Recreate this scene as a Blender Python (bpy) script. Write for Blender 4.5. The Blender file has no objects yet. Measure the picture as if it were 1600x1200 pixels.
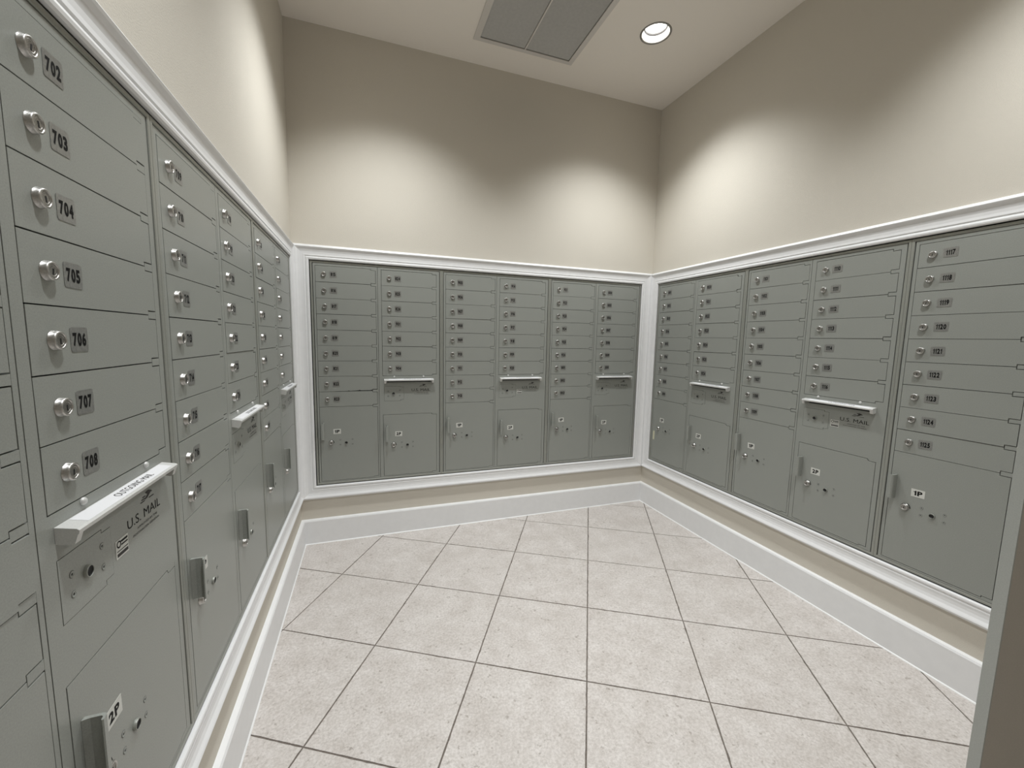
import bpy, math, random
from mathutils import Matrix, Vector

random.seed(7)
S = bpy.context.scene
COL = S.collection

# ------------------------------------------------------------------ camera
F_PX, PPX, PPY = 636.32, 800.57, 600.64
CAM = Vector((0.9913, -2.7707, 1.3289))
YAW, PITCH, ROLL = 0.3404, -0.1109, 0.0198
cy_, sy_, cp_, sp_ = math.cos(YAW), math.sin(YAW), math.cos(PITCH), math.sin(PITCH)
fwd = Vector((sy_ * cp_, cy_ * cp_, sp_))
rgt = Vector((cy_, -sy_, 0))
upv = rgt.cross(fwd)
cr_, sr_ = math.cos(ROLL), math.sin(ROLL)
rgt, upv = cr_ * rgt + sr_ * upv, -sr_ * rgt + cr_ * upv
cd = bpy.data.cameras.new('camera')
cd.sensor_width = 36.0
cd.lens = 36.0 * F_PX / 1600.0
cd.shift_x = -(PPX - 800) / 1600
cd.shift_y = (PPY - 600) / 1600
cd.clip_start = 0.02
cam = bpy.data.objects.new('camera', cd)
COL.objects.link(cam)
m = Matrix.Identity(4)
for i in range(3):
    m[i][0], m[i][1], m[i][2], m[i][3] = rgt[i], upv[i], -fwd[i], CAM[i]
cam.matrix_world = m
S.camera = cam

# ------------------------------------------------------------------ world, lamps, exposure
w = bpy.data.worlds.new('world')
w.use_nodes = True
w.node_tree.nodes['Background'].inputs[0].default_value = (1, .95, .88, 1)
w.node_tree.nodes['Background'].inputs[1].default_value = 0.02
S.world = w
S.view_settings.view_transform = 'Standard'
S.view_settings.look = 'None'
S.view_settings.gamma = 1
S.view_settings.use_curve_mapping = False
S.view_settings.exposure = 0.12

SPOT_POWER = 100.0
SPOT_ANGLE = 113.0
SPOT_BLEND = 1.0
LAMP_COLOR = (0.955, 0.985, 1.0)
DOWNLIGHTS = [(1.13, -0.66), (2.58, -0.63), (1.13, -2.20), (2.56, -2.20)]

# ------------------------------------------------------------------ measurements (metres)
LX, RX, BY, CEIL = 0.572, 3.141, 0.0, 3.089
WU, HU, ZB = 0.79, 1.3933, 0.381          # cabinet width, height, height above the floor
BX0, LY0, RY0 = 0.6684, -0.0941, -0.0862
YF = -4.3                                  # wall behind the camera
PITCH_H, TOP_H = 0.0962, 1.3665            # door pitch, top of the first door
DIV = 0.3845                               # seam between the two columns

# ------------------------------------------------------------------ materials
def mat(name, base, rough=.5, metal=0., noise=None, bump=None, emit=None, spec=.5, coat=0.):
    """noise = (scale, amount, detail): value variation of the colour; bump = (scale, strength, distance)"""
    mt = bpy.data.materials.new(name)
    mt.use_nodes = True
    nt = mt.node_tree
    b = nt.nodes['Principled BSDF']
    b.inputs['Base Color'].default_value = (*base, 1)
    b.inputs['Roughness'].default_value = rough
    b.inputs['Metallic'].default_value = metal
    b.inputs['Specular IOR Level'].default_value = spec
    b.inputs['Coat Weight'].default_value = coat
    if emit:
        b.inputs['Emission Color'].default_value = (*emit[:3], 1)
        b.inputs['Emission Strength'].default_value = emit[3]
    if noise or bump:
        tc = nt.nodes.new('ShaderNodeTexCoord')
    if noise:
        n = nt.nodes.new('ShaderNodeTexNoise')
        n.inputs['Scale'].default_value = noise[0]
        n.inputs['Detail'].default_value = noise[2]
        nt.links.new(tc.outputs['Object'], n.inputs['Vector'])
        r = nt.nodes.new('ShaderNodeValToRGB')
        a = noise[1]
        r.color_ramp.elements[0].position = .3
        r.color_ramp.elements[1].position = .7
        r.color_ramp.elements[0].color = (*[c * (1 - a) for c in base], 1)
        r.color_ramp.elements[1].color = (*[min(1, c * (1 + a)) for c in base], 1)
        nt.links.new(n.outputs['Fac'], r.inputs['Fac'])
        nt.links.new(r.outputs['Color'], b.inputs['Base Color'])
    if bump:
        n2 = nt.nodes.new('ShaderNodeTexNoise')
        n2.inputs['Scale'].default_value = bump[0]
        n2.inputs['Detail'].default_value = 3
        nt.links.new(tc.outputs['Object'], n2.inputs['Vector'])
        bp = nt.nodes.new('ShaderNodeBump')
        bp.inputs['Strength'].default_value = bump[1]
        bp.inputs['Distance'].default_value = bump[2]
        nt.links.new(n2.outputs['Fac'], bp.inputs['Height'])
        nt.links.new(bp.outputs['Normal'], b.inputs['Normal'])
    return mt

def tile_material():
    mt = bpy.data.materials.new('ceramic_tile')
    mt.use_nodes = True
    nt = mt.node_tree
    b = nt.nodes['Principled BSDF']
    tc = nt.nodes.new('ShaderNodeTexCoord')
    oi = nt.nodes.new('ShaderNodeObjectInfo')
    add = nt.nodes.new('ShaderNodeVectorMath'); add.operation = 'ADD'
    mul = nt.nodes.new('ShaderNodeVectorMath'); mul.operation = 'SCALE'
    comb = nt.nodes.new('ShaderNodeCombineXYZ')
    for k in range(3):
        nt.links.new(oi.outputs['Random'], comb.inputs[k])
    nt.links.new(comb.outputs[0], mul.inputs[0]); mul.inputs['Scale'].default_value = 37
    nt.links.new(tc.outputs['Object'], add.inputs[0]); nt.links.new(mul.outputs[0], add.inputs[1])
    def noise(scale, detail, rough=.6):
        n = nt.nodes.new('ShaderNodeTexNoise')
        n.inputs['Scale'].default_value = scale; n.inputs['Detail'].default_value = detail
        n.inputs['Roughness'].default_value = rough
        nt.links.new(add.outputs[0], n.inputs['Vector'])
        return n
    def ramp(n, p0, c0, p1, c1):
        r = nt.nodes.new('ShaderNodeValToRGB')
        r.color_ramp.elements[0].position = p0; r.color_ramp.elements[0].color = (*c0, 1)
        r.color_ramp.elements[1].position = p1; r.color_ramp.elements[1].color = (*c1, 1)
        nt.links.new(n.outputs['Fac'], r.inputs['Fac'])
        return r
    def mix(mode, fac, a, bb):
        x = nt.nodes.new('ShaderNodeMixRGB'); x.blend_type = mode
        x.inputs[0].default_value = fac
        nt.links.new(a.outputs[0], x.inputs[1]); nt.links.new(bb.outputs[0], x.inputs[2])
        return x
    clouds = ramp(noise(9, 6, .7), .34, (.58, .535, .50), .66, (.69, .65, .62))
    grain = ramp(noise(110, 6, .75), .36, (.66, .64, .615), .60, (1, 1, 1))
    pits = ramp(noise(48, 3, .6), .30, (.45, .42, .38), .37, (1, 1, 1))
    c = mix('MULTIPLY', .75, clouds, grain)
    c = mix('MULTIPLY', .55, c, pits)
    nt.links.new(c.outputs[0], b.inputs['Base Color'])
    b.inputs['Roughness'].default_value = .36
    bp = nt.nodes.new('ShaderNodeBump'); bp.inputs['Strength'].default_value = .25; bp.inputs['Distance'].default_value = .002
    nt.links.new(pits.outputs[0], bp.inputs['Height']); nt.links.new(bp.outputs['Normal'], b.inputs['Normal'])
    return mt

M_WALL = mat('wall_paint', (.63, .59, .515), .75, noise=(1.2, .02, 2), bump=(300, .5, .0015), spec=.25)
M_CEIL = mat('ceiling_paint', (.84, .79, .725), .85, bump=(260, .2, .001), spec=.2)
M_TRIM = mat('white_trim_paint', (.82, .82, .82), .38, noise=(30, .015, 3))
M_CAB = mat('grey_green_powder_coat', (.292, .302, .277), .35, noise=(420, .08, 3), bump=(1400, .12, .0004), metal=.0, spec=.45)
M_FLANGE = mat('grey_green_anodised_flange', (.31, .317, .285), .34, noise=(700, .06, 2), metal=.25)
M_DARK = mat('dark_gap', (.018, .018, .017), .8)
M_HOLE = mat('black_key_hole', (.008, .008, .008), .6)
M_CHROME = mat('brushed_nickel', (.50, .49, .47), .36, metal=1., noise=(400, .15, 2))
M_CORE = mat('worn_lock_core', (.34, .33, .31), .4, metal=1., noise=(500, .3, 2))
M_PLATE = mat('silver_number_sticker', (.30, .30, .285), .38, metal=.55, noise=(260, .12, 2))
M_INK = mat('black_ink', (.006, .006, .006), .6, spec=.15)
M_SMALLINK = mat('faded_ink', (.045, .042, .04), .6, spec=.2)
M_LABEL = mat('pale_sticker', (.62, .62, .58), .55, noise=(90, .05, 2))
M_WLABEL = mat('white_paper_label', (.72, .72, .73), .5)
M_HOOD = mat('pale_grey_metal_hood', (.60, .60, .58), .36, noise=(500, .05, 2), metal=.1)
M_TAPE = mat('yellowed_tape', (.62, .60, .44), .5)
M_GROUT = mat('grey_brown_grout', (.16, .135, .115), .9, noise=(140, .25, 3))
M_TILE = tile_material()
M_CAULK = mat('white_caulk', (.84, .84, .83), .4)
M_VENT = mat('grey_vent_metal', (.46, .45, .425), .5, noise=(60, .04, 2))
M_VFRAME = mat('vent_frame_paint', (.62, .59, .55), .5)
M_RING = mat('downlight_ring', (.30, .29, .27), .4, metal=.6)
M_LRING = mat('grey_lens_ring', (.10, .10, .10), .6)
M_REFL = mat('downlight_reflector_glow', (.9, .9, .88), .25, emit=(1, .95, .88, 1.6))  # emission stands in for lamp light falling on the white reflector
M_BULB = mat('lit_lens', (1, 1, 1), .5, emit=(1, .96, .9, 14))

# ------------------------------------------------------------------ mesh builder
class MB:
    def __init__(s):
        s.v, s.f, s.mi, s.sm, s.mats = [], [], [], [], []
    def mid(s, m_):
        if m_ not in s.mats:
            s.mats.append(m_)
        return s.mats.index(m_)
    def add(s, vs, fs, m_, smooth=False):
        o = len(s.v); k = s.mid(m_)
        s.v += [tuple(x) for x in vs]
        for f in fs:
            s.f.append([o + i for i in f]); s.mi.append(k); s.sm.append(smooth)
    def box(s, x0, x1, y0, y1, z0, z1, m_):
        vs = [(x, y, z) for x in (x0, x1) for y in (y0, y1) for z in (z0, z1)]
        s.add(vs, [(0, 1, 3, 2), (4, 6, 7, 5), (0, 4, 5, 1), (2, 3, 7, 6), (0, 2, 6, 4), (1, 5, 7, 3)], m_)
    def prism(s, pts, w0, w1, m_, ax='y'):
        """closed 2-D outline extruded; ax='y': pts are (x,z), from y=w0 (front) to w1"""
        n = len(pts)
        if ax == 'y':
            vs = [(a, w0, b) for a, b in pts] + [(a, w1, b) for a, b in pts]
        elif ax == 'x':
            vs = [(w0, a, b) for a, b in pts] + [(w1, a, b) for a, b in pts]
        else:
            vs = [(a, b, w0) for a, b in pts] + [(a, b, w1) for a, b in pts]
        fs = [list(range(n)), list(range(2 * n - 1, n - 1, -1))] + [(i, i + n, (i + 1) % n + n, (i + 1) % n) for i in range(n)]
        s.add(vs, fs, m_)
    def lathe(s, prof, cx, cz, m_, n=20, y0=0., axis='y', smooth=True):
        """prof = list of (radius, y); spun about an axis through (cx, cz)"""
        vs, fs = [], []
        for r, y in prof:
            for k in range(n):
                a = 2 * math.pi * k / n
                if axis == 'y':
                    vs.append((cx + r * math.cos(a), y0 + y, cz + r * math.sin(a)))
                else:
                    vs.append((cx + r * math.cos(a), cz + r * math.sin(a), y0 + y))
        for i in range(len(prof) - 1):
            for k in range(n):
                fs.append((i * n + k, i * n + (k + 1) % n, (i + 1) * n + (k + 1) % n, (i + 1) * n + k))
        s.add(vs, fs, m_, smooth)
        if prof[-1][0] > 0:
            o = (len(prof) - 1) * n
            s.add([vs[o + k] for k in range(n)], [list(range(n))], m_)
    def mesh(s, name, fix=True):
        me = bpy.data.meshes.new(name)
        me.from_pydata(s.v, [], s.f)
        for m_ in s.mats:
            me.materials.append(m_)
        me.polygons.foreach_set('material_index', s.mi)
        me.polygons.foreach_set('use_smooth', s.sm)
        if fix:
            import bmesh
            bm = bmesh.new(); bm.from_mesh(me)
            bmesh.ops.recalc_face_normals(bm, faces=bm.faces)
            bm.to_mesh(me); bm.free()
        me.update()
        return me
    def build(s, name, parent=None, loc=None, fix=True):
        return link(name, s.mesh(name, fix), parent, loc)

def link(name, me, parent=None, loc=None):
    o = bpy.data.objects.new(name, me)
    COL.objects.link(o)
    if parent:
        o.parent = parent
    if loc:
        o.location = loc
    return o

def tag(o, label=None, cat=None, group=None, kind=None):
    if label: o['label'] = label
    if cat: o['category'] = cat
    if group: o['group'] = group
    if kind: o['kind'] = kind
    return o

def empty(name, loc, rz=0.):
    o = bpy.data.objects.new(name, None)
    o.empty_display_size = .05
    COL.objects.link(o)
    o.location = loc
    o.rotation_euler = (0, 0, rz)
    return o

# ------------------------------------------------------------------ lettering (built-in font turned into meshes, all at once)
UNITS_NUM = {
    'la': ([619, 620, 621, 622, 623, 624, 625, 626, 701], list(range(702, 709))),
    'lb': (list(range(709, 718)), list(range(718, 725))),
    'lc': ([725, 726] + list(range(801, 808)), list(range(808, 815))),
    'ba': (list(range(815, 824)), [824, 825, 826, 901, 902, 903, 904]),
    'bb': (list(range(905, 914)), list(range(914, 921))),
    'bc': ([921, 922, 923, 924, 925, 926, 1001, 1002, 1003], list(range(1004, 1011))),
    'ra': (list(range(1011, 1020)), list(range(1020, 1027))),
    'rb': (list(range(1101, 1110)), list(range(1110, 1117))),
    'rc': (list(range(1117, 1126)), []),
}
_texts = {}
def _want(t, bold=0.):
    _texts[(t, bold)] = None
for c_ in '023456789P':
    _want(c_, .045)
for t in ('U.S. MAIL', 'OUTGOING MAIL'):
    _want(t, .0)
for t in ('APPROVED BY THE', 'POSTMASTER GENERAL'):
    _want(t, .0)
_tmp = []
for (t, bold) in _texts:
    cu = bpy.data.curves.new('lettering', 'FONT')
    cu.body = t; cu.size = 1; cu.offset = bold; cu.resolution_u = 3
    cu.align_x = 'CENTER'
    if bold > .01: cu.space_character = 1.10
    o = bpy.data.objects.new('lettering', cu)
    COL.objects.link(o)
    _tmp.append(((t, bold), o, cu))
bpy.context.view_layer.update()
dg = bpy.context.evaluated_depsgraph_get()
for key, o, cu in _tmp:
    me = bpy.data.meshes.new_from_object(o.evaluated_get(dg))
    vs = [v.co.copy() for v in me.vertices]
    x0, x1 = min(v.x for v in vs), max(v.x for v in vs)
    y0, y1 = min(v.y for v in vs), max(v.y for v in vs)
    _texts[key] = ([((v.x - (x0 + x1) / 2) / (x1 - x0), (v.y - (y0 + y1) / 2) / (y1 - y0)) for v in vs],
                   [list(p.vertices) for p in me.polygons])
    bpy.data.meshes.remove(me)
    bpy.data.objects.remove(o)
    bpy.data.curves.remove(cu)

def write(mb, t, bold, cx, cz, wid, hei, y, m_):
    """flat lettering facing -y, centred at (cx, cz), wid x hei metres"""
    vs, fs = _texts[(t, bold)]
    mb.add([(cx + a * wid, y, cz + b * hei) for a, b in vs], fs, m_)

_ONE = ([(.46, 0), (1, 0), (1, 1), (.62, 1), (.50, .875), (.30, .815), (.02, .80), (.02, .665), (.46, .665)], [list(range(9))])
def write_num(mb, t, cx, cz, wid, hei, y, m_):
    """heavy condensed numerals, laid out one by one"""
    adv = [.60 if c == '1' else 1.0 for c in t]
    gap = .17
    k = wid / (sum(adv) + gap * (len(t) - 1))
    x = cx - wid / 2
    for c, a in zip(t, adv):
        if c == '1':
            vs, fs = [(p - .5, q - .5) for p, q in _ONE[0]], _ONE[1]
        else:
            vs, fs = _texts[(c, .045)]
        mb.add([(x + (p + .5) * a * k, y, cz + q * hei) for p, q in vs], fs, m_)
        x += (a + gap) * k

# ------------------------------------------------------------------ room shell
def struct(mb, name, label):
    return tag(mb.build(name), label, None, None, 'structure')

def wall_with_opening(name, label, rot, loc, length, o0, o1, h0, h1, T=.14):
    """local x along the wall, -y into the room; opening o0..o1 x h0..h1"""
    mb = MB()
    e = .02                       # the casing covers this much
    mb.box(-T, length[1], 0, T, 0, h0 - e, M_WALL) if False else None
    a, b = length
    mb.box(a, b, 0, T, 0, h0 - e, M_WALL)
    mb.box(a, b, 0, T, h1 + e, CEIL, M_WALL)
    mb.box(a, o0 - e, 0, T, h0 - e, h1 + e, M_WALL)
    mb.box(o1 + e, b, 0, T, h0 - e, h1 + e, M_WALL)
    mb.box(a, b, T, T + .02, 0, CEIL, M_WALL)
    o = struct(mb, name, label)
    o.location = loc; o.rotation_euler = (0, 0, rot)
    return o

RCW = 0.393                      # last cabinet on the right wall has a single column
LEFT = dict(rot=math.pi / 2, org=Vector((LX, LY0 - 3 * WU, 0)), n=3 * WU)
BACK = dict(rot=0., org=Vector((BX0, BY, 0)), n=3 * WU)
RIGHT = dict(rot=-math.pi / 2, org=Vector((RX, RY0, 0)), n=2 * WU + RCW)
g_ = .0045
wall_with_opening('wall_left', 'beige painted wall above and below the left row of mailboxes', LEFT['rot'], LEFT['org'],
                  (YF - LEFT['org'].y, -LEFT['org'].y), -g_, LEFT['n'] + g_, ZB - g_, ZB + HU + g_)
wall_with_opening('wall_back', 'beige painted back wall lit by ceiling downlights', 0., BACK['org'],
                  (LX - BX0 - .16, RX - BX0 + .16), -g_, BACK['n'] + g_, ZB - g_, ZB + HU + g_)
wall_with_opening('wall_right', 'beige painted wall above and below the right row of mailboxes', RIGHT['rot'], RIGHT['org'],
                  (RY0, RY0 - YF), -g_, RIGHT['n'] + g_, ZB - g_, ZB + HU + g_)
mb = MB(); mb.box(LX - .16, RX + .16, YF - .12, YF, 0, CEIL, M_WALL)
struct(mb, 'wall_rear', 'plain beige wall behind the camera')
# beige door leaf standing open at the right edge, hinged on the right wall
M_LEAF = mat('beige_door_paint', (.43, .395, .345), .6, noise=(500, .05, 2), bump=(900, .15, .0006), spec=.3)
M_LEAFEDGE = mat('grey_white_door_edge', (.36, .37, .345), .5, noise=(300, .05, 2))
DA = math.radians(-30)
LEAF_W, LEAF_T, LEAF_H = .845, .0318, 2.10
leaf = tag(empty('door_1', (2.4, -2.2925, 0), DA), 'beige door leaf with a pale edge, standing open at the right', None, None, 'structure')
mb = MB(); mb.box(.0025, LEAF_W, -LEAF_T, 0, .008, LEAF_H, M_LEAF); mb.build('door_leaf', leaf)
mb = MB(); mb.box(0, .0025, -LEAF_T, 0, .008, LEAF_H, M_LEAFEDGE); mb.build('edge_strip', leaf)
mb = MB()
for hz in (.25, 1.05, 1.85):
    mb.lathe([(.007, -.05), (.007, .05)], LEAF_W + .002, -LEAF_T - .004, M_CHROME, 12, hz, axis='z')
mb.build('hinge', leaf)
# ceiling with a hole for the vent and the downlights is not needed: the cans hang from above through round cut-outs
VX0, VX1, VXM, VY0, VY1 = 1.640, 2.228, 1.927, -0.84, -0.238
HOLE = .078
def ceiling():
    import bmesh
    bm = bmesh.new()
    # outer rectangle with circular holes: triangle_fill over edge loops
    def loop(pts):
        vs = [bm.verts.new((x, y, CEIL)) for x, y in pts]
        for i in range(len(vs)):
            bm.edges.new((vs[i], vs[(i + 1) % len(vs)]))
    loop([(LX - .16, YF - .12), (RX + .16, YF - .12), (RX + .16, .16), (LX - .16, .16)])
    for x, y in DOWNLIGHTS:
        loop([(x + HOLE * math.cos(2 * math.pi * k / 40), y + HOLE * math.sin(2 * math.pi * k / 40)) for k in range(40)])
    loop([(VX0, VY0), (VX1, VY0), (VX1, VY1), (VX0, VY1)])
    bmesh.ops.triangle_fill(bm, use_beauty=True, use_dissolve=False, edges=bm.edges[:])
    for f in bm.faces:
        if f.normal.z > 0:
            f.normal_flip()
    r = bmesh.ops.extrude_face_region(bm, geom=bm.faces[:])
    for v in [x for x in r['geom'] if isinstance(x, bmesh.types.BMVert)]:
        v.co.z += .015
    bmesh.ops.recalc_face_normals(bm, faces=bm.faces)
    me = bpy.data.meshes.new('ceiling'); bm.to_mesh(me); bm.free()
    me.materials.append(M_CEIL)
    tag(link('ceiling', me), 'off-white ceiling with a vent and recessed lamps', None, None, 'structure')
    mb = MB(); mb.box(LX - .16, RX + .16, YF - .12, .16, CEIL + .25, CEIL + .27, M_DARK)
    struct(mb, 'ceiling_void', 'dark deck above the ceiling')
ceiling()

# floor: grout bed with single tiles on it
mb = MB(); mb.box(LX - .1, RX + .1, YF - .1, .1, -.05, -.0022, M_GROUT)
floor = struct(mb, 'floor', 'beige ceramic tile floor laid at an angle')
TS, TA, TX, TY = .4513, -.5246, 2.4538, -.3281
def clip(poly, rect):
    x0, x1, y0, y1 = rect
    for ax, val, keep in ((0, x0, 1), (0, x1, -1), (1, y0, 1), (1, y1, -1)):
        out = []
        for i in range(len(poly)):
            p, q = poly[i - 1], poly[i]
            ip, iq = (p[ax] - val) * keep >= 0, (q[ax] - val) * keep >= 0
            if ip != iq:
                t = (val - p[ax]) / (q[ax] - p[ax])
                out.append((p[0] + t * (q[0] - p[0]), p[1] + t * (q[1] - p[1])))
            if iq: out.append(q)
        poly = out
        if not poly: break
    return poly
ca, sa = math.cos(TA), math.sin(TA)
trng = random.Random(11)
for i in range(-12, 9):
    for j in range(-5, 14):
        gw = .0025
        base = [(i * TS + gw, -j * TS - gw), ((i + 1) * TS - gw, -j * TS - gw), ((i + 1) * TS - gw, -(j + 1) * TS + gw), (i * TS + gw, -(j + 1) * TS + gw)]
        pts = []
        for k in range(4):                       # slightly chipped edges
            p, q = base[k], base[(k + 1) % 4]
            N = 22
            for s_ in range(N):
                t = s_ / N
                jx = 0 if s_ == 0 else abs(trng.gauss(0, .00055)) + (trng.random() < .06) * trng.uniform(.0006, .0022)
                nx, ny = [(0, -1), (-1, 0), (0, 1), (1, 0)][k]
                pts.append((p[0] + t * (q[0] - p[0]) + nx * jx, p[1] + t * (q[1] - p[1]) + ny * jx))
        wp = [(TX + ca * u - sa * v, TY + sa * u + ca * v) for u, v in pts]
        wp = clip(wp, (LX + .004, RX - .004, YF + .002, -.004))
        if len(wp) < 3: continue
        cxm = sum(p[0] for p in wp) / len(wp); cym = sum(p[1] for p in wp) / len(wp)
        ar = abs(sum(wp[k - 1][0] * wp[k][1] - wp[k][0] * wp[k - 1][1] for k in range(len(wp)))) / 2
        if ar < .0004: continue
        mb = MB()
        mb.prism([(a - cxm, b - cym) for a, b in wp], 0., -.006, M_TILE, 'z')
        mb.build('tile', floor, (cxm, cym, trng.uniform(-.0005, .0003)))

# ------------------------------------------------------------------ baseboards
BB = [(0, 0), (.021, 0), (.021, .150), (.017, .1575), (.0, .160)]     # (out from wall, height)
def baseboard(name, label, p0, p1, inward, m0, m1):
    """p0->p1 along the wall; inward = unit vector into the room; m0/m1: mitre (in units of the offset)"""
    d = (p1 - p0).normalized()
    mb = MB()
    def sweep(prof, m_):
        A = [p0 + inward * o + d * (o * m0) + Vector((0, 0, z)) for o, z in prof]
        B = [p1 + inward * o - d * (o * m1) + Vector((0, 0, z)) for o, z in prof]
        n = len(prof)
        mb.add(A + B, [(i, (i + 1) % n, (i + 1) % n + n, i + n) for i in range(n)] + [list(range(n)), list(range(2 * n - 1, n - 1, -1))], m_)
    sweep(BB, M_TRIM)
    sweep([(.0212, 0), (.0262, 0), (.0245, .003), (.0212, .0055)], M_CAULK)
    struct(mb, name, label)
V = Vector
baseboard('baseboard_left', 'tall white baseboard along the left wall', V((LX, YF, 0)), V((LX, 0, 0)), V((1, 0, 0)), 0, 1)
baseboard('baseboard_back', 'tall white baseboard along the back wall', V((LX, 0, 0)), V((RX, 0, 0)), V((0, -1, 0)), 1, 1)
baseboard('baseboard_right', 'tall white baseboard along the right wall', V((RX, 0, 0)), V((RX, YF, 0)), V((-1, 0, 0)), 1, 0)

# ------------------------------------------------------------------ casings round the mailbox banks (mitred picture frames)
CP = [(0, 0), (0, .007), (.004, .0105), (.010, .0115), (.0155, .0100), (.0185, .0065), (.0200, .0062), (.024, .0095), (.034, .0085), (.046, .0090), (.058, .0120),
      (.068, .0175), (.0735, .0195), (.0765, .0180), (.0775, .0120), (.0845, .0095), (.087, .0055), (.0875, 0)]
TRIM_N = [1]
def casing(side, label):
    o0, o1, h0, h1 = -g_, side['n'] + g_, ZB - g_, ZB + HU + g_
    corners = [(o0, h0, -1, -1), (o1, h0, 1, -1), (o1, h1, 1, 1), (o0, h1, -1, 1)]
    names = ['lower', 'right-hand', 'upper', 'left-hand']
    n = len(CP)
    for k in range(4):
        a, b = corners[k], corners[(k + 1) % 4]
        A = [(a[0] + a[2] * o, -p, a[1] + a[3] * o) for o, p in CP]
        B = [(b[0] + b[2] * o, -p, b[1] + b[3] * o) for o, p in CP]
        mb = MB()
        mb.add(A + B, [(i, (i + 1) % n, (i + 1) % n + n, i + n) for i in range(n)] + [list(range(n)), list(range(2 * n - 1, n - 1, -1))], M_TRIM)
        TRIM_N[0] += 1
        ob = struct(mb, 'trim_%d' % TRIM_N[0], 'white moulded %s casing around %s' % (names[k], label))
        ob.location = side['org']; ob.rotation_euler = (0, 0, side['rot'])
casing(LEFT, 'the left row of mailboxes')
casing(BACK, 'the back row of mailboxes')
casing(RIGHT, 'the right row of mailboxes')

# ------------------------------------------------------------------ mailbox cabinets
GAP = .0010                      # half a seam
def lock_mesh():
    mb = MB()
    mb.lathe([(.0140, -.0002), (.0139, -.0010), (.0134, -.0014), (.0133, -.0068), (.0128, -.0080), (.0116, -.0087), (.0103, -.0087), (.0098, -.0074)], 0, 0, M_CHROME, 24)
    mb.lathe([(.0098, -.0074), (.0090, -.0079), (.0066, -.0080), (.0064, -.0076)], 0, 0, M_CORE, 24)
    mb.box(-.0012, .0012, -.0080, -.0075, -.0052, .0032, M_HOLE)
    return mb.mesh('lock')
ME_LOCK = lock_mesh()
def parcel_lock_mesh():
    mb = MB()
    mb.lathe([(.0150, -.0002), (.0150, -.0014), (.0130, -.0024), (.0130, -.0085), (.0118, -.0102), (.0092, -.0102), (.0088, -.0088)], 0, 0, M_CHROME, 24)
    mb.lathe([(.0088, -.0088), (.0070, -.0092), (.0060, -.0090)], 0, 0, M_CORE, 24)
    mb.box(-.0012, .0012, -.0096, -.0086, -.0048, .0030, M_HOLE)
    return mb.mesh('parcel_lock')
ME_PLOCK = parcel_lock_mesh()
def arrow_mesh():
    mb = MB()                    # curved key-turn mark beside the lock
    a0, a1, r0, r1, n = .05, 1.25, .0165, .0182, 8
    pts = [(r0 * math.cos(a0 + (a1 - a0) * k / n), r0 * math.sin(a0 + (a1 - a0) * k / n)) for k in range(n + 1)]
    pts += [(r1 * math.cos(a1 - (a1 - a0) * k / n), r1 * math.sin(a1 - (a1 - a0) * k / n)) for k in range(n + 1)]
    pts[0] = (r0 * .9, -.001); pts[-1] = (r1 * 1.08, -.001)
    mb.prism(pts, -.0007, -.0003, M_INK)
    return mb.mesh('turn_mark')
ME_ARROW = arrow_mesh()
def keyhole_mesh():
    mb = MB()
    mb.lathe([(.0098, -.0002), (.0097, -.0048), (.0092, -.0056), (.0084, -.0056), (.0081, -.0040)], 0, 0, M_FLANGE, 20)
    mb.f.pop(); mb.mi.pop(); mb.sm.pop()
    mb.lathe([(.0082, -.0046), (.0070, -.0030), (.0001, -.0028)], 0, 0, M_HOLE, 20)
    return mb.mesh('key_socket')
ME_KEY = keyhole_mesh()
def dimple_mesh():
    mb = MB()
    mb.lathe([(.0053, -.0002), (.0050, -.0009), (.0040, -.0009), (.0036, -.0004), (.0015, -.0003)], 0, 0, M_CAB, 14)
    mb.lathe([(.0057, -.0003), (.0052, -.00032)], 0, 0, M_DARK, 14)
    return mb.mesh('plug')
ME_DIMPLE = dimple_mesh()
def rivet_mesh():
    mb = MB()
    mb.lathe([(.0062, -.0002), (.0060, -.0022), (.0045, -.0042), (.0020, -.0050)], 0, 0, M_HOOD, 14)
    return mb.mesh('rivet')
ME_RIVET = rivet_mesh()
def handle_mesh():
    mb = MB()
    prof = [(.004, -.0003), (.0045, -.010), (.0045, -.023), (.0030, -.0275), (-.001, -.0300), (-.0100, -.0305), (-.0108, -.0285),
            (-.0095, -.0270), (-.0030, -.0262), (-.0010, -.0235), (-.0010, -.010), (-.0035, -.0003)]
    mb.prism(prof, -.0515, .0515, M_CAB, 'z')
    return mb.mesh('handle')
ME_HANDLE = handle_mesh()
def small_door_mesh(x0, x1):
    """door outline with stepped hinge corners on the right; origin at its lower left"""
    W, Hh, n_, d_ = x1 - x0 - 2 * GAP, PITCH_H - 2 * GAP, .0290, .0082
    pts = [(0, 0), (W - n_, 0), (W - n_, d_), (W, d_), (W, Hh - d_), (W - n_, Hh - d_), (W - n_, Hh), (0, Hh)]
    mb = MB(); mb.prism(pts, 0, .0095, M_CAB)
    return mb.mesh('mail_door')
LDX0, LDX1, RDX0, RDX1 = .0275, .3735, .4075, .7560
ME_LDOOR, ME_RDOOR = small_door_mesh(LDX0, LDX1), small_door_mesh(RDX0, RDX1)
def parcel_door_mesh(x0, x1, z0, z1, slant):
    W, Hh = x1 - x0 - 2 * GAP, z1 - z0 - 2 * GAP
    pts = [(0, 0), (W - .029, 0), (W - .029, .006), (W, .006), (W, Hh - .0092), (W - .029, Hh - .0092), (W - .029 - slant, Hh), (0, Hh)]
    mb = MB(); mb.prism(pts, 0, .0095, M_CAB)
    return mb.mesh('parcel_door')
LP_TOP, RP_TOP, P_BOT = TOP_H - 9 * PITCH_H, .4355, .0200
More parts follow.
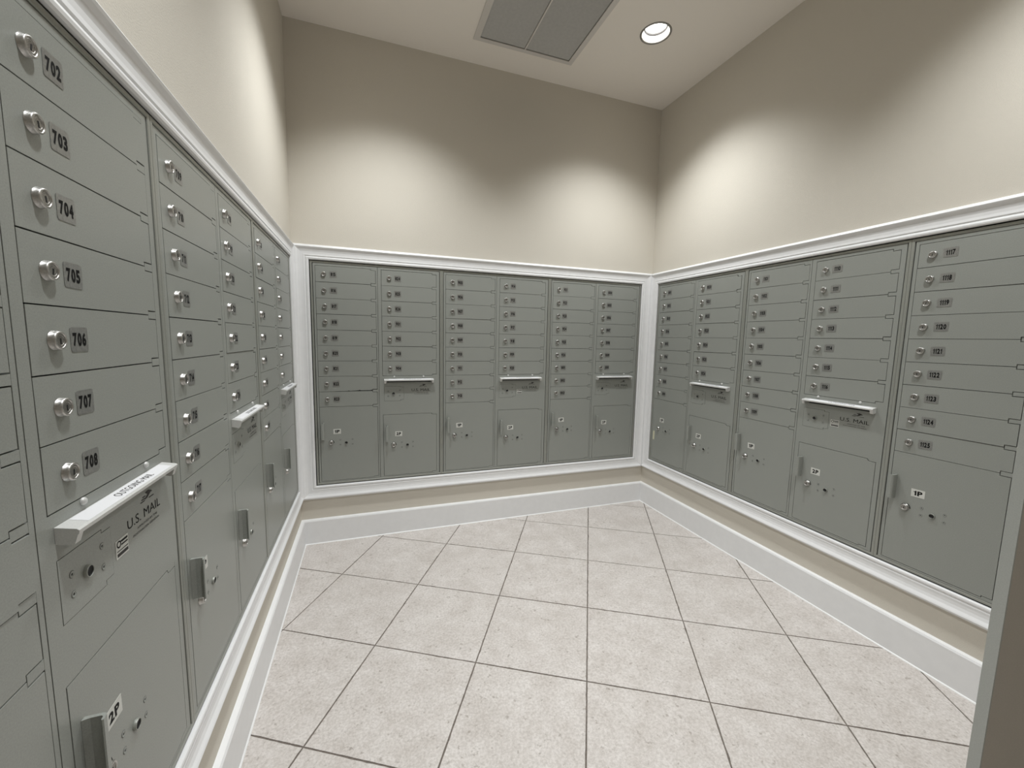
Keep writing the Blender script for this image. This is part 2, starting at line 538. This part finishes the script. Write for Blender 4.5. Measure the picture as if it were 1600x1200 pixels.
ME_LPD = parcel_door_mesh(LDX0, LDX1, P_BOT, LP_TOP, .0)
ME_RPD = parcel_door_mesh(RDX0, RDX1, P_BOT, RP_TOP, .005)
def parcel_label_mesh(t):
    mb = MB()
    mb.box(-.0225, .0225, -.0007, -.0002, -.0165, .0165, M_LABEL)
    write_num(mb, t, 0, 0, .0300, .0200, -.0009, M_INK)
    return mb.mesh('parcel_label')
ME_P1, ME_P2 = parcel_label_mesh('1P'), parcel_label_mesh('2P')
HOOD_PROF = [(-.0003, .0205), (-.0245, .0160), (-.0275, .0135), (-.0265, .0075), (-.0240, .0080), (-.0240, .0125), (-.0003, .0170)]   # (y, z) sheet
HOOD_END = [(-.0003, .0200), (-.0245, .0157), (-.0272, .0135), (-.0215, -.0060), (-.0190, -.0080), (-.0003, -.0040)]
def hood_mesh():
    mb = MB()
    x0, x1 = .4165, .7345
    mb.prism(HOOD_PROF, x0, x1, M_HOOD, 'x')
    mb.prism(HOOD_END, x0 - .0003, x0 + .012, M_HOOD, 'x')
    mb.prism(HOOD_END, x1 - .012, x1 + .0003, M_HOOD, 'x')
    return mb.mesh('outgoing_hood')
ME_HOOD = hood_mesh()
def hood_label_mesh():
    mb = MB()
    # paper strip lying on the sloping top of the hood
    def P(x, s, lift): return (x, -.0020 - s * .0222, .6525 + .0203 - s * .0041 + lift)
    x0, x1 = .444, .716
    mb.add([P(x0, 0, .0003), P(x1, 0, .0003), P(x1, 1, .0003), P(x0, 1, .0003), P(x0, 0, -.0001), P(x1, 0, -.0001), P(x1, 1, -.0001), P(x0, 1, -.0001)],
           [(0, 1, 2, 3), (4, 5, 6, 7), (0, 1, 5, 4), (1, 2, 6, 5), (2, 3, 7, 6), (3, 0, 4, 7)], M_WLABEL)
    vs, fs = _texts[('OUTGOING MAIL', .0)]
    mb.add([P(.598 + a * .118, .5 - b * .50, .0006) for a, b in vs], fs, M_SMALLINK)
    return mb.mesh('outgoing_label')
ME_HLABEL = hood_label_mesh()
def us_mail_mesh():
    mb = MB()
    write(mb, 'U.S. MAIL', .0, .652, .5965, .122, .0175, -.0003, M_INK)
    write(mb, 'APPROVED BY THE', .0, .660, .5775, .076, .0042, -.0003, M_SMALLINK)
    write(mb, 'POSTMASTER GENERAL', .0, .657, .5680, .100, .0042, -.0003, M_SMALLINK)
    return mb.mesh('us_mail_lettering')
ME_US = us_mail_mesh()
def emblem_mesh():
    mb = MB()                    # small faded winged emblem with speed lines
    pts = [(-.008, .006), (.004, .008), (.013, .005), (.018, .001), (.011, .001), (.006, -.002), (-.002, -.006), (-.012, -.007), (-.004, -.002), (.001, .001), (-.004, .003)]
    mb.prism([(.667 + a, .6275 + b) for a, b in pts], -.0006, -.0002, M_SMALLINK)
    for k in range(3):
        mb.box(.640 + .004 * k, .655 + .002 * k, -.0006, -.0002, .6185 + .004 * k, .6202 + .004 * k, M_SMALLINK)
    mb.box(.672, .690, -.0006, -.0002, .6185, .6200, M_SMALLINK)
    return mb.mesh('winged_emblem')
ME_EMB = emblem_mesh()
def maker_mesh():
    mb = MB()
    x0, z0 = .5500, .5520
    mb.box(x0, x0 + .0385, -.0006, -.0002, z0, z0 + .0330, M_LABEL)
    n = 16
    ring = MB
    cx, cz = x0 + .0095, z0 + .0245
    vs = [(cx + r * math.cos(2 * math.pi * k / n), -.0009, cz + r * math.sin(2 * math.pi * k / n)) for r in (.0066, .0042) for k in range(n)]
    mb.add(vs, [(k, (k + 1) % n, (k + 1) % n + n, k + n) for k in range(n)], M_INK)
    mb.prism([(cx + .0045, cz + .0045), (cx + .0085, cz + .0010), (x0 + .0365, cz + .0010), (x0 + .0365, cz + .0048)], -.0009, -.0007, M_INK)
    mb.box(x0 + .017, x0 + .0365, -.0009, -.0007, cz - .0048, cz - .0020, M_SMALLINK)
    mb.box(x0 + .003, x0 + .0365, -.0009, -.0007, z0 + .0120, z0 + .0136, M_SMALLINK)
    mb.box(x0 + .003, x0 + .0365, -.0009, -.0007, z0 + .0030, z0 + .0088, M_SMALLINK)
    return mb.mesh('maker_sticker')
ME_MAKER = maker_mesh()
AX0, AX1, AZ0, AZ1 = .4145, .5405, .5260, .6245
def access_mesh():
    W, Hh = AX1 - AX0 - 2 * GAP, AZ1 - AZ0 - 2 * GAP
    pts = [(0, 0), (W - .022, 0), (W - .022, .008), (W, .008), (W, Hh - .006), (W - .024, Hh - .006), (W - .024, Hh), (0, Hh)]
    mb = MB(); mb.prism(pts, -.0004, .0095, M_CAB)
    return mb.mesh('access_plate')
ME_ACCESS = access_mesh()

def column_frame_mesh(col, with_out=True):
    """the sheet round the doors of one column: stiles, rails and hinge tabs, in one skin (front at y=0)"""
    mb = MB()
    F, Bk_ = .0, .0110
    if col == 'l':
        x0, x1, d0, d1 = .0150, DIV - .0010, LDX0, LDX1
    else:
        x0, x1, d0, d1 = DIV + .0010, WU - .0150, RDX0, RDX1
    zb, zt = .0125, HU - .0125
    mb.box(x0, d0 - GAP, F, Bk_, zb, zt, M_CAB)
    mb.box(d1 + GAP, x1, F, Bk_, zb, zt, M_CAB)
    mb.box(d0 - GAP, d1 + GAP, F, Bk_, zb, P_BOT - GAP, M_CAB)
    mb.box(d0 - GAP, d1 + GAP, F, Bk_, TOP_H + GAP, zt, M_CAB)
    n_rows = 9 if col == 'l' else 7
    tx = d1 - .0290 + GAP
    for k in range(n_rows + 1):
        z = TOP_H - k * PITCH_H
        a, b = z - .0090 + GAP * 2, z + .0090 - GAP * 2
        if k == 0: b = z + GAP
        if k == n_rows: a = z - GAP if col == 'r' else z - .0090 + GAP
        mb.box(tx, d1 + GAP, F + .0002, Bk_, a, b, M_CAB)
    mb.box(tx, d1 + GAP, F + .0002, Bk_, P_BOT - GAP, P_BOT + .0050, M_CAB)
    if col == 'r':
        mb.prism([(d1 + GAP, RP_TOP - .0092 + GAP), (tx, RP_TOP - .0092 + GAP), (tx - .0055, RP_TOP + GAP), (d1 + GAP, RP_TOP + GAP)], F + .0002, Bk_, M_CAB)
        zt2, zb2 = TOP_H - 7 * PITCH_H - GAP, RP_TOP + GAP
        mb.box(d0 - GAP, d1 + GAP, F, Bk_, zb2, AZ0, M_CAB)
        mb.box(d0 - GAP, d1 + GAP, F, Bk_, AZ1, .6500, M_CAB)
        mb.box(d0 - GAP, .4330, F, Bk_, .6500, .6640, M_CAB)
        mb.box(.7180, d1 + GAP, F, Bk_, .6500, .6640, M_CAB)
        mb.box(d0 - GAP, d1 + GAP, F, Bk_, .6640, zt2, M_CAB)
        mb.box(d0 - GAP, AX0, F, Bk_, AZ0, AZ1, M_CAB)
        mb.box(AX1, d1 + GAP, F, Bk_, AZ0, AZ1, M_CAB)
        mb.box(AX1 - .022 + GAP, AX1, F, Bk_, AZ0, AZ0 + .008, M_CAB)
        mb.box(AX1 - .024 + GAP, AX1, F, Bk_, AZ1 - .006, AZ1, M_CAB)
    return mb.mesh('column_frame')
ME_CFL, ME_CFR = column_frame_mesh('l'), column_frame_mesh('r')
def flange_mesh(Wd):
    """outer flange: flat ring, slightly proud, with a rolled inner edge"""
    mb = MB()
    e = .0110
    pr = [(.0004, .0), (.0004, -.0016), (.0035, -.0022), (e - .002, -.0022), (e, -.0010), (e, .0130)]
    cs = [(0, 0, 1, 1), (Wd, 0, -1, 1), (Wd, HU, -1, -1), (0, HU, 1, -1)]
    n = len(pr)
    for k in range(4):
        a, b = cs[k], cs[(k + 1) % 4]
        A = [(a[0] + a[2] * o, y, a[1] + a[3] * o) for o, y in pr]
        B = [(b[0] + b[2] * o, y, b[1] + b[3] * o) for o, y in pr]
        mb.add(A + B, [(i, i + 1, i + 1 + n, i + n) for i in range(n - 1)], M_FLANGE)
    return mb.mesh('flange', False)
ME_FLANGE, ME_FLANGE_S = flange_mesh(WU), flange_mesh(RCW)
def body_mesh(Wd):
    mb = MB(); mb.box(.0010, Wd - .0010, 0.0125, .11, .0010, HU - .0010, M_DARK)  # near-black colour paints in the shade of the interior behind the seams
    return mb.mesh('body')
ME_BODY, ME_BODY_S = body_mesh(WU), body_mesh(RCW)

drng = random.Random(5)
def number_plate(t, four):
    mb = MB()
    W, Hh, r = (.0200, .0185, .0035) if not four else (.0225, .0180, .0035)
    pts = []
    for cx, cz, a0 in ((W - r, Hh - r, 0), (-W + r, Hh - r, 90), (-W + r, -Hh + r, 180), (W - r, -Hh + r, 270)):
        for k in range(4):
            a = math.radians(a0 + 30 * k)
            pts.append((cx + r * math.cos(a), cz + r * math.sin(a)))
    mb.prism(pts, -.0007, -.0002, M_PLATE)
    ones = t.count('1')
    wid = (.0300 if not four else .0385) - .0036 * ones
    write_num(mb, t, 0, 0, wid, .0205, -.00095, M_INK)
    return mb.mesh('number_plate')

def mail_door(root, me, x, k, num, sag=0.):
    z = TOP_H - (k + 1) * PITCH_H + GAP
    o = link('mail_door', me, root, (x + GAP + drng.uniform(-.0003, .0003), drng.uniform(-.0009, .0003), z + drng.uniform(-.00035, .00035)))
    o.rotation_euler = (drng.uniform(-.006, .006), drng.uniform(-.0008, .0008) + sag, drng.uniform(-.0018, .0018))
    zc = PITCH_H / 2 - GAP
    lk = link('lock', ME_LOCK, o, (.0458, 0, zc + drng.uniform(-.0008, .0008)))
    lk.rotation_euler = (0, drng.uniform(-.25, .25), 0)
    npl = number_plate(str(num), num > 999)
    pl = link('number_plate', npl, o, (.0990 + drng.uniform(-.001, .001), 0, zc + drng.uniform(-.001, .001)))
    pl.rotation_euler = (0, drng.uniform(-.02, .02), 0)
    return o

def parcel_door(root, col, taped=False):
    if col == 'l':
        o = link('parcel_door', ME_LPD, root, (LDX0 + GAP, drng.uniform(-.0006, .0002), P_BOT + GAP))
        px, pz, hx, hz = 0, 0, .047, .3475
        ref = dict(lock=(.0890, .2690), hole=(.1785, .2655), label=(.1255, .3405), us=(.143, .2155), hs=(.2850, .2535))
    else:
        o = link('parcel_door', ME_RPD, root, (RDX0 + GAP, drng.uniform(-.0006, .0002), P_BOT + GAP))
        hx, hz = .4310, .3115
        ref = dict(lock=(.4700, .2305), hole=(.5605, .2260), label=(.5040, .3035), us=(.524, .5975), hs=(.2435, .2110))
    ox, oz = o.location.x, o.location.z
    L = lambda p, y=0: (p[0] - ox, y, p[1] - oz)
    if taped:
        mb = MB()
        mb.box(-.010, .010, -.0006, -.0002, -.035, .035, M_TAPE)
        mb.build('tape_strip', o, L((.0400, .2050)))
    else:
        link('handle', ME_HANDLE, o, L((hx, hz)))
    link('parcel_label', ME_P1 if col == 'l' else ME_P2, o, L(ref['label'])).rotation_euler = (0, drng.uniform(-.05, .05), 0)
    link('parcel_lock', ME_PLOCK, o, L(ref['lock'])).rotation_euler = (0, drng.uniform(-.4, .4), 0)
    link('turn_mark', ME_ARROW, o, L(ref['lock']))
    link('key_socket', ME_KEY, o, L(ref['hole']))
    for a in ref['us']:
        for b in ref['hs']:
            link('plug', ME_DIMPLE, o, L((a, b)))
    return o

def cabinet(key, loc, rz, label, maker=False, taped=False):
    nl, nr = UNITS_NUM[key]
    root = tag(empty('mailbox_cabinet', loc, rz), label, 'mailboxes', 'mailbox cabinets set into the walls')
    single = not nr
    link('body', ME_BODY_S if single else ME_BODY, root)
    link('flange', ME_FLANGE_S if single else ME_FLANGE, root)
    link('column_frame', ME_CFL, root)
    for k, n in enumerate(nl):
        d = mail_door(root, ME_LDOOR, LDX0, k, n)
        if n == 822:                       # bent door with an open, chipped lower seam
            d.location.y -= .0012; d.rotation_euler = (0, -.0075, .008)
            mb = MB()
            for a, b, c in ((.165, .180, .0022), (.215, .250, .0026), (.232, .242, .0062), (.300, .325, .0034), (.190, .345, .0012)):
                mb.prism([(a, -.0012), (b, -.0012), (b - .002, c * .6), ((a + b) / 2, c), (a + .002, c * .5)], -.0006, .0026, M_DARK)
            mb.build('chipped_seam', d)
    parcel_door(root, 'l', taped)
    if single:
        return root
    link('column_frame', ME_CFR, root)
    for k, n in enumerate(nr):
        mail_door(root, ME_RDOOR, RDX0, k, n)
    hood = link('outgoing_hood', ME_HOOD, root, (0, 0, .6525))
    link('outgoing_label', ME_HLABEL, hood, (0, 0, -.6525))
    for u in (.4800, .6685):
        link('rivet', ME_RIVET, hood, (u, 0, .0345))
    acc = link('access_plate', ME_ACCESS, root, (AX0 + GAP, 0, AZ0 + GAP))
    link('key_socket', ME_KEY, acc, (.4725 - AX0, 0, .5755 - AZ0))
    for u, h in ((.4400, .5890), (.4400, .5580), (.5130, .5960), (.5130, .5600)):
        link('plug', ME_DIMPLE, acc, (u - AX0, -.0004, h - AZ0))
    link('us_mail_lettering', ME_US, root)
    link('winged_emblem', ME_EMB, root)
    if maker:
        link('maker_sticker', ME_MAKER, root)
    parcel_door(root, 'r')
    return root

H90 = math.pi / 2
cabinet('la', (LX, LY0 - 3 * WU, ZB), H90, 'grey-green mailbox cabinet with doors 702 to 708, nearest on left wall', maker=True)
cabinet('lb', (LX, LY0 - 2 * WU, ZB), H90, 'grey-green mailbox cabinet with doors 709 to 724, middle of left wall')
cabinet('lc', (LX, LY0 - 1 * WU, ZB), H90, 'grey-green mailbox cabinet on left wall, farthest one, beside the back corner')
cabinet('ba', (BX0, BY, ZB), 0, 'grey-green mailbox cabinet with doors 815 to 904, leftmost on back wall')
cabinet('bb', (BX0 + WU, BY, ZB), 0, 'grey-green mailbox cabinet with doors 905 to 920, middle of back wall', maker=True)
cabinet('bc', (BX0 + 2 * WU, BY, ZB), 0, 'grey-green mailbox cabinet with doors 921 to 1010, rightmost on back wall')
cabinet('ra', (RX, RY0, ZB), -H90, 'grey-green mailbox cabinet on right wall, beside the back corner, with a taped parcel door', taped=True)
cabinet('rb', (RX, RY0 - WU, ZB), -H90, 'grey-green mailbox cabinet with doors 1101 to 1116, middle of right wall', maker=True)
cabinet('rc', (RX, RY0 - 2 * WU, ZB), -H90, 'single-column grey-green mailbox cabinet with doors 1117 to 1125 on right wall')

# ------------------------------------------------------------------ ceiling vent
vent = tag(empty('ceiling_vent', ((VX0 + VX1) / 2, (VY0 + VY1) / 2, CEIL)), 'square grey louvred return-air vent in the ceiling', 'vent')
vx, vy = vent.location.x, vent.location.y
mb = MB()
fo, fi = .032, .004
xa, xb, ya, yb = VX0 - fo - vx, VX1 + .026 - vx, VY0 - fo - vy, VY1 + .024 - vy
ia, ib, ja, jb = VX0 + fi - vx, VX1 - fi - vx, VY0 + fi - vy, VY1 - fi - vy
for b in ((xa, ia, ya, yb), (ib, xb, ya, yb), (ia, ib, ya, ja), (ia, ib, jb, yb)):
    mb.box(b[0], b[1], b[2], b[3], -.005, -.0005, M_VFRAME)
for b in ((ia - .002, ia, ja, jb), (ib, ib + .002, ja, jb), (ia, ib, ja - .002, ja), (ia, ib, jb, jb + .002)):
    mb.box(b[0], b[1], b[2], b[3], -.0008, .05, M_VENT)
mb.build('frame', vent)
mb = MB(); mb.box(VXM - .004 - vx, VXM + .004 - vx, ja, jb, -.004, .012, M_VFRAME); mb.build('mullion', vent)
mb = MB(); mb.box(ia, ib, ja, jb, .045, .05, M_DARK); mb.build('duct_backing', vent)
for x0, x1 in ((ia + .003, VXM - .006 - vx), (VXM + .006 - vx, ib - .003)):
    mb = MB()
    y = ja + .004
    while y < jb - .004:
        mb.add([(x0, y - .0022, .0052), (x1, y - .0022, .0052), (x1, y + .0072, -.0005), (x0, y + .0072, -.0005),
                (x0, y - .0022, .0063), (x1, y - .0022, .0063), (x1, y + .0072, .0006), (x0, y + .0072, .0006)],
               [(0, 1, 2, 3), (7, 6, 5, 4), (0, 4, 5, 1), (1, 5, 6, 2), (2, 6, 7, 3), (3, 7, 4, 0)], M_VENT)
        y += .0085
    tag(mb.build('louvre_slats', vent), kind='stuff')

# ------------------------------------------------------------------ recessed downlights
def downlight(x, y, label):
    root = tag(empty('downlight', (x, y, CEIL)), label, 'lamp', 'recessed ceiling downlights')
    mb = MB()
    mb.lathe([(.0880, -.0004), (.0870, -.0030), (.0780, -.0040), (.0740, .0020), (.0765, .004), (.0780, .0)], 0, 0, M_RING, 40, axis='z')
    mb.f.pop(); mb.mi.pop(); mb.sm.pop()
    mb.build('trim_ring', root)
    mb = MB()
    mb.lathe([(.0745, .0020), (.0715, .0200), (.0680, .0360), (.0660, .0440)], 0, 0, M_REFL, 40, axis='z')
    mb.f.pop(); mb.mi.pop(); mb.sm.pop()
    mb.build('reflector', root, fix=False)
    mb = MB()
    mb.lathe([(.0655, .0420), (.0650, .0290), (.0595, .0285), (.0590, .0420)], 0, 0, M_LRING, 40, axis='z')
    mb.f.pop(); mb.mi.pop(); mb.sm.pop()
    mb.build('lens_ring', root)
    mb = MB()
    mb.lathe([(.0640, .0420), (.0350, .0395), (.0100, .0385), (.0005, .0385)], 0, 0, M_BULB, 40, axis='z'); mb.build('lens', root)
    ld = bpy.data.lights.new('downlight_lamp', 'SPOT')
    ld.energy = SPOT_POWER; ld.color = LAMP_COLOR
    ld.spot_size = math.radians(SPOT_ANGLE); ld.spot_blend = SPOT_BLEND
    ld.shadow_soft_size = .06
    lo = bpy.data.objects.new('downlight_lamp', ld); COL.objects.link(lo)
    lo.parent = root; lo.location = (0, 0, -.006)
DL_LABELS = ['lit recessed downlight above the left back corner, out of frame', 'lit recessed ceiling downlight between the vent and the right wall',
             'lit recessed downlight near the left wall by the entrance, out of frame', 'lit recessed downlight near the right wall by the entrance, out of frame']
for (x, y), lb in zip(DOWNLIGHTS, DL_LABELS):
    downlight(x, y, lb)
